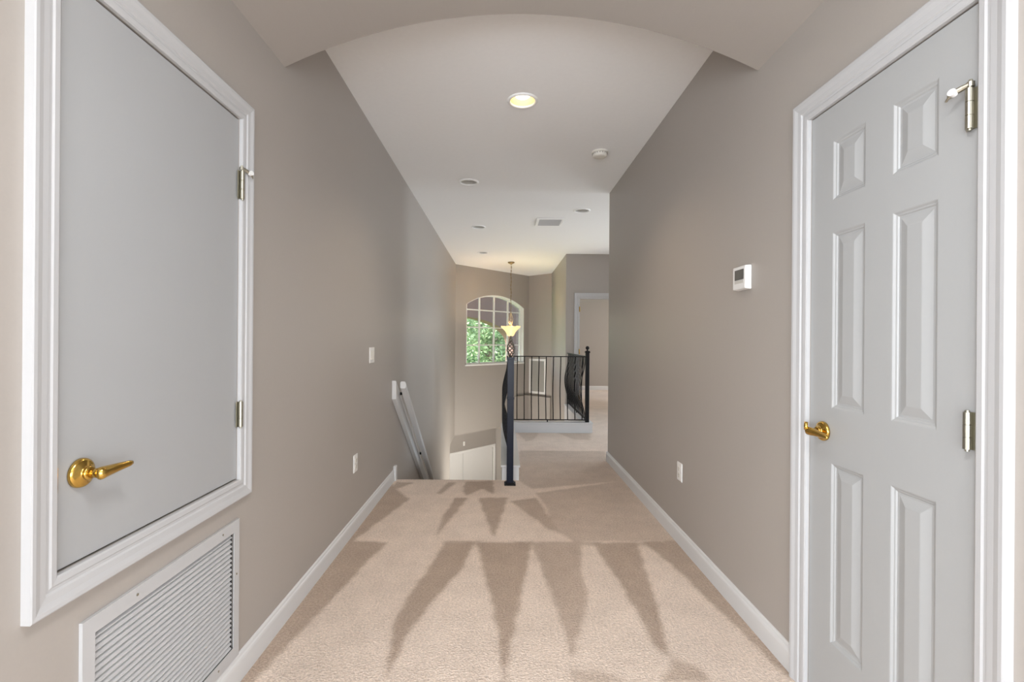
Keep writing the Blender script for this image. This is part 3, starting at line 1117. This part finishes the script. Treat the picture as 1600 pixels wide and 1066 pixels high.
# ------------------------------------------------------------------ black iron railing
rl = empty('railing', (0.075, 4.13, 0), 'black iron railing with bowed balusters around the stairwell', 'railing')
n1 = empty('newel_post', (0.073, 4.13, 0), parent=rl)
n1.location = (0, 0, 0)
n1.parent = rl
n1.matrix_parent_inverse = Matrix.Identity(4)
W1 = (0.075, 4.13, 0)
bm = B_()
add_box(bm, (0.0445, 4.10, 0.010), (0.1015, 4.157, 1.085))
o = obj('post', bm, IRON_GLOSS, bevel=0.003)
sub(o, n1, W1)
bm = B_()
add_box(bm, (0.025, 4.082, 0.0), (0.122, 4.175, 0.012))
add_box(bm, (0.036, 4.092, 0.012), (0.110, 4.166, 0.022))
o = obj('base_plate', bm, IRON, bevel=0.002)
sub(o, n1, W1)
bm = B_()
add_box(bm, (0.041, 4.096, 0.735), (0.105, 4.161, 0.752))
o = obj('collar', bm, IRON_GLOSS, bevel=0.002)
sub(o, n1, W1)
bm = B_()
add_box(bm, (0.041, 4.096, 1.075), (0.105, 4.161, 1.095))
o = obj('collar', bm, IRON_GLOSS, bevel=0.002)
sub(o, n1, W1)
# twisted basket finial
bm = B_()
for k in range(5):
    pts = []
    for i in range(25):
        u = i / 24
        r = 0.006 + 0.027 * math.sin(math.pi * u) ** 0.8
        a = 2 * math.pi * (k / 5 + 0.75 * u)
        pts.append((0.073 + r * math.cos(a), 4.128 + r * math.sin(a), 1.098 + 0.135 * u))
    add_tube(bm, pts, 0.0048, 8)
add_lathe(bm, [(0.0, 1.228), (0.012, 1.230), (0.016, 1.242), (0.012, 1.254), (0.006, 1.262), (0.009, 1.268), (0.005, 1.276), (0.0, 1.278)], 14, Matrix.Translation((0.073, 4.128, 0)))
bmesh.ops.remove_doubles(bm, verts=bm.verts[:], dist=1e-6)
o = obj('basket_finial', bm, BRONZE, smooth=True)
sub(o, n1, W1)

n2 = empty('newel_post', (0, 0, 0), parent=rl)
n2.parent = rl
n2.matrix_parent_inverse = Matrix.Identity(4)
n2x, n2y = 1.158, 6.53
bm = B_()
add_box(bm, (n2x - .025, n2y - .025, CT), (n2x + .025, n2y + .025, 1.08))
o = obj('post', bm, IRON, bevel=0.003)
sub(o, n2, W1)
bm = B_()
add_box(bm, (n2x - .033, n2y - .033, 1.078), (n2x + .033, n2y + .033, 1.098))
add_box(bm, (n2x - .027, n2y - .027, 1.098), (n2x + .027, n2y + .027, 1.106))
o = obj('post_cap', bm, IRON, bevel=0.003)
sub(o, n2, W1)
bm = B_()
add_lathe(bm, [(0.0, 1.10), (0.014, 1.104), (0.010, 1.116), (0.012, 1.12)] + [(0.026 * math.sin(a), 1.144 - 0.026 * math.cos(a)) for a in [0.45 + i * 0.27 for i in range(10)]] + [(0.0, 1.17)], 20, Matrix.Translation((n2x, n2y, 0)))
bmesh.ops.remove_doubles(bm, verts=bm.verts[:], dist=1e-6)
o = obj('ball_finial', bm, IRON, smooth=True)
sub(o, n2, W1)

ZT, ZB = 1.03, 0.17
RUNX, RUNY, RUNX3 = 0.073, 6.53, 1.150
bm = B_()
add_box(bm, (RUNX - .016, 4.15, ZT - .012), (RUNX + .016, RUNY, ZT))
add_box(bm, (RUNX - .016, RUNY - .016, ZT - .012), (n2x, RUNY + .016, ZT))
add_box(bm, (RUNX3 - .016, RUNY, ZT - .012), (RUNX3 + .016, 8.41, ZT))
o = obj('top_rail', bm, IRON, rl)
bm = B_()
add_box(bm, (RUNX - .011, 4.15, ZB - .012), (RUNX + .011, RUNY, ZB))
add_box(bm, (RUNX - .011, RUNY - .011, ZB - .012), (n2x, RUNY + .011, ZB))
add_box(bm, (RUNX3 - .011, RUNY, ZB - .012), (RUNX3 + .011, 8.41, ZB))
o = obj('bottom_rail', bm, IRON, rl)
for x, y in ((RUNX, 4.9), (RUNX, 5.8), (RUNX, RUNY), (0.62, RUNY), (RUNX3, 7.4), (RUNX3, 8.38)):
    bm = B_()
    add_box(bm, (x - .008, y - .008, CT), (x + .008, y + .008, ZB - .010))
    obj('rail_foot', bm, IRON, rl)
BEL = [(1.02, 0), (0.96, 0.002), (0.88, 0.010), (0.80, 0.026), (0.72, 0.044), (0.64, 0.058), (0.57, 0.063), (0.50, 0.060), (0.43, 0.050), (0.36, 0.034), (0.29, 0.016), (0.23, 0.004), (0.163, 0)]


def smooth_path(pts):
    out = []
    for i in range(len(pts) - 1):
        p0, p1, p2, p3 = pts[max(i - 1, 0)], pts[i], pts[i + 1], pts[min(i + 2, len(pts) - 1)]
        for k in range(2):
            t = k / 2
            out.append(tuple(0.5 * (2 * p1[d] + (p2[d] - p0[d]) * t + (2 * p0[d] - 5 * p1[d] + 4 * p2[d] - p3[d]) * t * t + (3 * p1[d] - p0[d] - 3 * p2[d] + p3[d]) * t ** 3) for d in range(2)))
    return out + [pts[-1]]


bm = B_()
add_tube(bm, [(-o_ * 1.05, 0, z) for z, o_ in smooth_path(BEL)], 0.0062, square=True)
bal0 = obj('baluster', bm, IRON, rl)
bal_me = bal0.data
first = [True]


def baluster(x, y, rz):
    if first[0]:
        o = bal0
        first[0] = False
    else:
        o = bpy.data.objects.new('baluster', bal_me)
        COL.objects.link(o)
        attach(o, rl)
    o.location = (x, y, 0)
    o.rotation_euler = (0, 0, rz)


for i in range(23):
    baluster(RUNX, 4.24 + i * 0.0985, 0)
for i in range(10):
    baluster(0.205 + i * 0.0985, RUNY, -math.pi / 2)
for i in range(15):
    baluster(RUNX3, 6.66 + i * 0.118, 0)

# ------------------------------------------------------------------ arched window
win = empty('window_1', FW(1.205, WZ0, 0), 'arched white gridded window in the angled foyer wall', 'window', None, 'structure')
GN = -0.105           # depth of the sash plane
fo = [(WS0, WZ0), (WS1, WZ0)] + arch_pts(WS0, WS1, WSP, WAP)
fi = [(WS0 + .03, WZ0 + .03), (WS1 - .03, WZ0 + .03)] + arch_pts(WS0 + .03, WS1 - .03, WSP, WAP - .03)
bm = B_()
add_slab(bm, fo, [fi], FW, GN + 0.02, GN - 0.03)
obj('frame', bm, ENTRY, win)
ro = [(WS0, WZ0), (WS1, WZ0)] + arch_pts(WS0, WS1, WSP, WAP)
ri = [(WS0 + .012, WZ0 + .012), (WS1 - .012, WZ0 + .012)] + arch_pts(WS0 + .012, WS1 - .012, WSP, WAP - .012)
bm = B_()
add_slab(bm, ro, [ri], FW, 0.004, GN + 0.021)
obj('reveal', bm, ENTRY, win)
box('sill', (WS0 - 0.03, WZ0 - 0.028, -0.08), (WS1 + 0.03, WZ0 + 0.004, 0.022), ENTRY, win, FW, bevel=0.004)
cs = [WS0 + .03, 0.77, 1.22, 1.67, WS1 - .03]
rz = [WZ0 + .03, 1.135, 1.515, 1.885]
for s in cs[1:4]:
    top = arch_z(s, WS0 + .03, WS1 - .03, WSP, WAP - .03)
    box('muntin', (s - .016, WZ0 + .03, GN - .018), (s + .016, top, GN + .012), ENTRY, win, FW)
for z in rz[1:]:
    for k in range(4):
        box('muntin', (cs[k] + (0.016 if k else 0), z - .011, GN - .016), (cs[k + 1] - (0.016 if k < 3 else 0), z + .011, GN + .010), ENTRY, win, FW)
for k in range(4):
    for r_ in range(4):
        a, b = cs[k], cs[k + 1]
        if r_ < 3:
            poly = rect(a, b, rz[r_], rz[r_ + 1])
        else:
            poly = [(a, rz[3]), (b, rz[3])] + [(b + (a - b) * i / 6, arch_z(b + (a - b) * i / 6, WS0 + .03, WS1 - .03, WSP, WAP - .03)) for i in range(7)]
        bm = B_()
        add_slab(bm, poly, [], FW, GN - 0.004, GN - 0.008)
        obj('pane', bm, GLASS, win)

# ------------------------------------------------------------------ return grille on the corner wall
cg = empty('vent_grille', FQ(0.28, 0.02, 0), 'white framed grey return grille on the angled foyer wall behind the railing', 'vent')
bm = B_()
add_slab(bm, rect(0.035, 0.535, 0.015, 0.822), [rect(0.085, 0.485, 0.065, 0.772)], FQ, 0.014, 0.0005)
obj('frame', bm, ENTRY, cg, bevel=0.003)
bm = B_()
nsl = 34
for i in range(nsl):
    s = 0.089 + i * (0.392 / (nsl - 1))
    add_box(bm, (s - 0.0025, 0.065, 0.001), (s + 0.0025, 0.772, 0.010), FQ)
tag(obj('slats', bm, CAN, cg), kind='stuff')
box('backing', (0.08, 0.06, 0.0005), (0.49, 0.777, 0.0015), FILTER, cg, FQ)

# ------------------------------------------------------------------ entry doors below
d3 = empty('door_3', FA(0.79, GL, 0), 'white double entry doors in the alcove below the arched window', 'door', None, 'structure')
casing(d3, FA, D3[0], D3[1], GL, D3[3], False, ENTRY)
for a, b in ((D3[0] + .004, 0.786), (0.796, D3[1] - .004)):
    bm = B_()
    add_box(bm, (a, GL + 0.01, -0.05), (b, D3[3] - 0.006, -0.01), FA)
    dl = obj('door_leaf', bm, ENTRY, d3, bevel=0.004)
    bm = B_()
    for z0_, z1_ in ((GL + 0.25, GL + 0.95), (GL + 1.1, D3[3] - 0.9)):
        add_slab(bm, rect(a + .14, b - .14, z0_, z1_), [rect(a + .17, b - .17, z0_ + .03, z1_ - .03)], FA, -0.004, -0.0095)
    pm = obj('panel_moulding', bm, ENTRY)
    sub(pm, dl, (0, 0, 0))
box('jamb', (D3[0], GL, -0.115), (D3[1], D3[3], -0.06), TRIM, d3, FA)

ch = empty('wall_box', FA(0.80, -1.10, 0), 'small white box on the shaded wall above the entry doors', 'wall box')
box('body', (0.778, -1.095, 0.0), (0.822, -1.005, 0.022), PLASTIC, ch, FA, bevel=0.004)
box('face_panel', (0.785, -1.075, 0.0215), (0.815, -1.03, 0.0245), PLASTIC2, ch, FA, bevel=0.001)

# ------------------------------------------------------------------ far doorway
FF = FY(8.41)
d4 = empty('door_4', FF(1.74, 0, 0), 'white cased doorway with brass hinges in the shaded far wall', 'doorway', None, 'structure')
casing(d4, FF, DF[0], DF[1], 0.0, DF[2], False, scale=1.2)
for a, b in (((DF[0] - 0.001, 0, -0.121), (DF[0] + 0.018, DF[2], -0.0005)), ((DF[1] - 0.018, 0, -0.121), (DF[1] + 0.001, DF[2], -0.0005)),
             ((DF[0] + 0.018, DF[2] - 0.018, -0.121), (DF[1] - 0.018, DF[2] + 0.001, -0.0005))):
    box('jamb', a, b, TRIM, d4, FF)
for z in (1.75, 1.01, 0.2):
    bm = B_()
    add_box(bm, (DF[0] + 0.017, z, -0.045), (DF[0] + 0.0195, z + 0.09, -0.005), FF)
    add_tube(bm, [FF(DF[0] + 0.012, z, 0.008), FF(DF[0] + 0.012, z + 0.09, 0.008)], 0.009, 10)
    obj('hinge', bm, BRASS, d4)

# ------------------------------------------------------------------ pendant lamp
px, py = 0.160, 9.33
pl = empty('pendant_lamp', (px, py, H), 'pendant lamp with a glowing amber glass bowl hanging on a chain before the window', 'pendant lamp')
T = Matrix.Translation((px, py, 0))
bm = B_()
add_lathe(bm, [(0.0, H - 0.001), (0.066, H - 0.001), (0.066, H - 0.012), (0.058, H - 0.022), (0.030, H - 0.034), (0.010, H - 0.040), (0.010, H - 0.052), (0.0, H - 0.054)], 28, T)
bmesh.ops.remove_doubles(bm, verts=bm.verts[:], dist=1e-6)
obj('canopy', bm, ANTIQUE, pl, smooth=True)
bm = B_()
zt, zb = H - 0.05, 1.80
NL = 26
step = (zt - zb) / NL
for i in range(NL):
    c = Vector((px + 0.004 * math.sin(i * 0.9), py, zt - step * (i + 0.5)))
    d = Vector((1, 0, 0)) if i % 2 else Vector((0, 1, 0))
    pts = []
    for j in range(11):
        a = 2 * math.pi * j / 10
        pts.append(c + d * (0.010 * math.cos(a)) + Vector((0, 0, 1)) * ((step * 0.62) * math.sin(a)))
    add_tube(bm, pts, 0.0028, 5, caps=False)
add_tube(bm, [(px + 0.006 * math.sin(i * 0.8), py + 0.006 * math.cos(i * 0.8), zt - (zt - zb) * i / 30) for i in range(31)], 0.003, 6)
tag(obj('chain', bm, ANTIQUE, pl), kind='stuff')
bm = B_()
for k in range(6):
    pts = []
    for i in range(21):
        u = i / 20
        r = 0.012 + 0.040 * (math.sin(math.pi * min(1, u * 1.05)) ** 1.0) * (1 - 0.3 * u)
        a = 2 * math.pi * k / 6 + 0.9 * u
        pts.append((px + r * math.cos(a), py + r * math.sin(a), 1.54 + 0.23 * u))
    add_tube(bm, pts, 0.005, 7)
add_lathe(bm, [(0.0, 1.756), (0.014, 1.76), (0.019, 1.772), (0.012, 1.785), (0.007, 1.80), (0.0, 1.802)], 16, T)
add_lathe(bm, [(0.0, 1.51), (0.030, 1.515), (0.034, 1.53), (0.022, 1.545), (0.0, 1.55)], 16, T)
bmesh.ops.remove_doubles(bm, verts=bm.verts[:], dist=1e-6)
obj('scroll_stem', bm, GOLD, pl, smooth=True)
bm = B_()
prof_o = [(0.045, 1.325), (0.062, 1.335), (0.078, 1.365), (0.095, 1.40), (0.120, 1.435), (0.150, 1.468), (0.180, 1.492), (0.190, 1.512)]
prof_i = [(r - 0.006, z + 0.004) for r, z in prof_o[::-1]]
add_lathe(bm, [(0.0, 1.32)] + prof_o + prof_i + [(0.0, 1.332)], 40, T)
bmesh.ops.remove_doubles(bm, verts=bm.verts[:], dist=1e-6)
for v in bm.verts:                       # gently fluted rim
    dx, dy = v.co.x - px, v.co.y - py
    rr = math.hypot(dx, dy)
    if rr > 0.1:
        v.co.z += 0.010 * math.sin(6 * math.atan2(dy, dx)) * (rr - 0.1) / 0.09
obj('glass_bowl', bm, AMBER, pl, smooth=True)
bm = B_()
add_lathe(bm, [(0.0, 1.285), (0.006, 1.288), (0.011, 1.298), (0.008, 1.308), (0.022, 1.315), (0.030, 1.322), (0.0, 1.326)], 18, T)
bmesh.ops.remove_doubles(bm, verts=bm.verts[:], dist=1e-6)
obj('finial', bm, ANTIQUE, pl, smooth=True)
ld = bpy.data.lights.new('pendant_bulb', 'POINT')
ld.energy = 8.5
ld.color = (1.0, 0.88, 0.72)
ld.shadow_soft_size = 0.08
lo = bpy.data.objects.new('pendant_bulb', ld)
COL.objects.link(lo)
lo.location = (px, py, 1.50)

# ------------------------------------------------------------------ outside
def FP(s, t, n):
    return FW(s, t, n - 2.2)


PS0, PS1 = -0.2, 4.21
ph = [(PS0, GL), (PS1, GL)] + [((PS0 + PS1) / 2 + (PS1 - PS0) / 2 * math.cos(math.pi * i / 36), 1.10 + 0.78 * math.sin(math.pi * i / 36)) for i in range(37)]
plate('wall_portico', rect(-4.5, 5.1, GL, 3.6), [ph[:]], FP, 0, -0.3, STUCCO, label='mauve stucco porch wall with an arched opening outside the window', cat='porch wall')
bm = B_()
add_box(bm, (-4.5, 3.3, -2.5), (5.1, 3.6, -0.16), FW)
tag(obj('ceiling_portico', bm, STUCCO), 'porch roof slab outside the window', 'porch roof', None, 'structure')
bm = B_()
add_box(bm, (-60, 12.4, GL - 0.35), (60, 90, GL - 0.15))
tag(obj('ground_lawn', bm, LAWN), 'green lawn outside the window', 'lawn', None, 'structure')


def tree(name, label, base, height, crown_c, crown_r, nleaf, lsize, seed):
    rnd = random.Random(seed)
    t = empty(name, base, label, 'tree', 'trees outside the window')
    b = Vector(base)
    cc = Vector(crown_c)
    bm = B_()
    pts = [b, b.lerp(cc, 0.4) + Vector((0.1, 0.05, 0)), b.lerp(cc, 0.75) + Vector((-0.06, 0, 0)), cc + Vector((0, 0, crown_r[2] * 0.4))]
    add_tube(bm, pts, [0.17, 0.13, 0.09, 0.03], 10)
    obj('trunk', bm, BARK, t)
    tips = []
    for i in range(16):
        d = Vector((rnd.uniform(-1, 1), rnd.uniform(-1, 1), rnd.uniform(-0.6, 1))).normalized()
        s_ = b.lerp(cc, rnd.uniform(0.55, 0.98))
        e = cc + Vector((d.x * crown_r[0], d.y * crown_r[1], d.z * crown_r[2])) * rnd.uniform(0.6, 0.95)
        md = s_.lerp(e, 0.5) + Vector((0, 0, 0.12))
        bm = B_()
        add_tube(bm, [s_, md, e], [0.045, 0.03, 0.01], 6)
        obj('branch', bm, BARK, t)
        tips.append(e)
    verts, faces = [], []
    clumps = []
    for i in range(70):
        d = Vector((rnd.gauss(0, 1), rnd.gauss(0, 1), rnd.gauss(0, 1))).normalized() * rnd.uniform(0.25, 1.0) ** 0.5
        clumps.append(cc + Vector((d.x * crown_r[0], d.y * crown_r[1], d.z * crown_r[2])))
    for i in range(nleaf):
        c = rnd.choice(clumps) + Vector((rnd.gauss(0, 0.22), rnd.gauss(0, 0.22), rnd.gauss(0, 0.17)))
        rot = Euler((rnd.uniform(-0.9, 0.9), rnd.uniform(-0.9, 0.9), rnd.uniform(0, 6.28))).to_matrix()
        L = lsize * rnd.uniform(0.7, 1.3)
        b0 = len(verts)
        for q in ((0, 0, 0), (0.28 * L, 0.45 * L, 0.05 * L), (0, L, -0.06 * L), (-0.28 * L, 0.45 * L, 0.05 * L)):
            verts.append(tuple(c + rot @ Vector(q)))
        faces.append((b0, b0 + 1, b0 + 2))
        faces.append((b0, b0 + 2, b0 + 3))
    me = bpy.data.meshes.new('foliage')
    me.from_pydata(verts, [], faces)
    me.materials.append(LEAF)
    o = bpy.data.objects.new('foliage', me)
    COL.objects.link(o)
    attach(o, t)
    tag(o, kind='stuff')


tree('tree', 'bright leafy tree seen through the middle panes of the arched window', (-0.2, 19.0, GL - 0.15), 6, (-0.35, 19.0, 1.6), (1.8, 1.6, 2.4), 9000, 0.15, 1)
tree('tree', 'darker leafy tree seen through the left panes of the arched window', (-2.6, 23.6, GL - 0.15), 6, (-2.3, 23.6, 1.2), (2.0, 1.4, 2.6), 9000, 0.16, 2)
tree('tree', 'leafy tree standing farthest back beyond the arched window', (0.9, 29.5, GL - 0.15), 6, (0.9, 29.5, 1.8), (3.2, 2.0, 3.2), 9000, 0.19, 3)
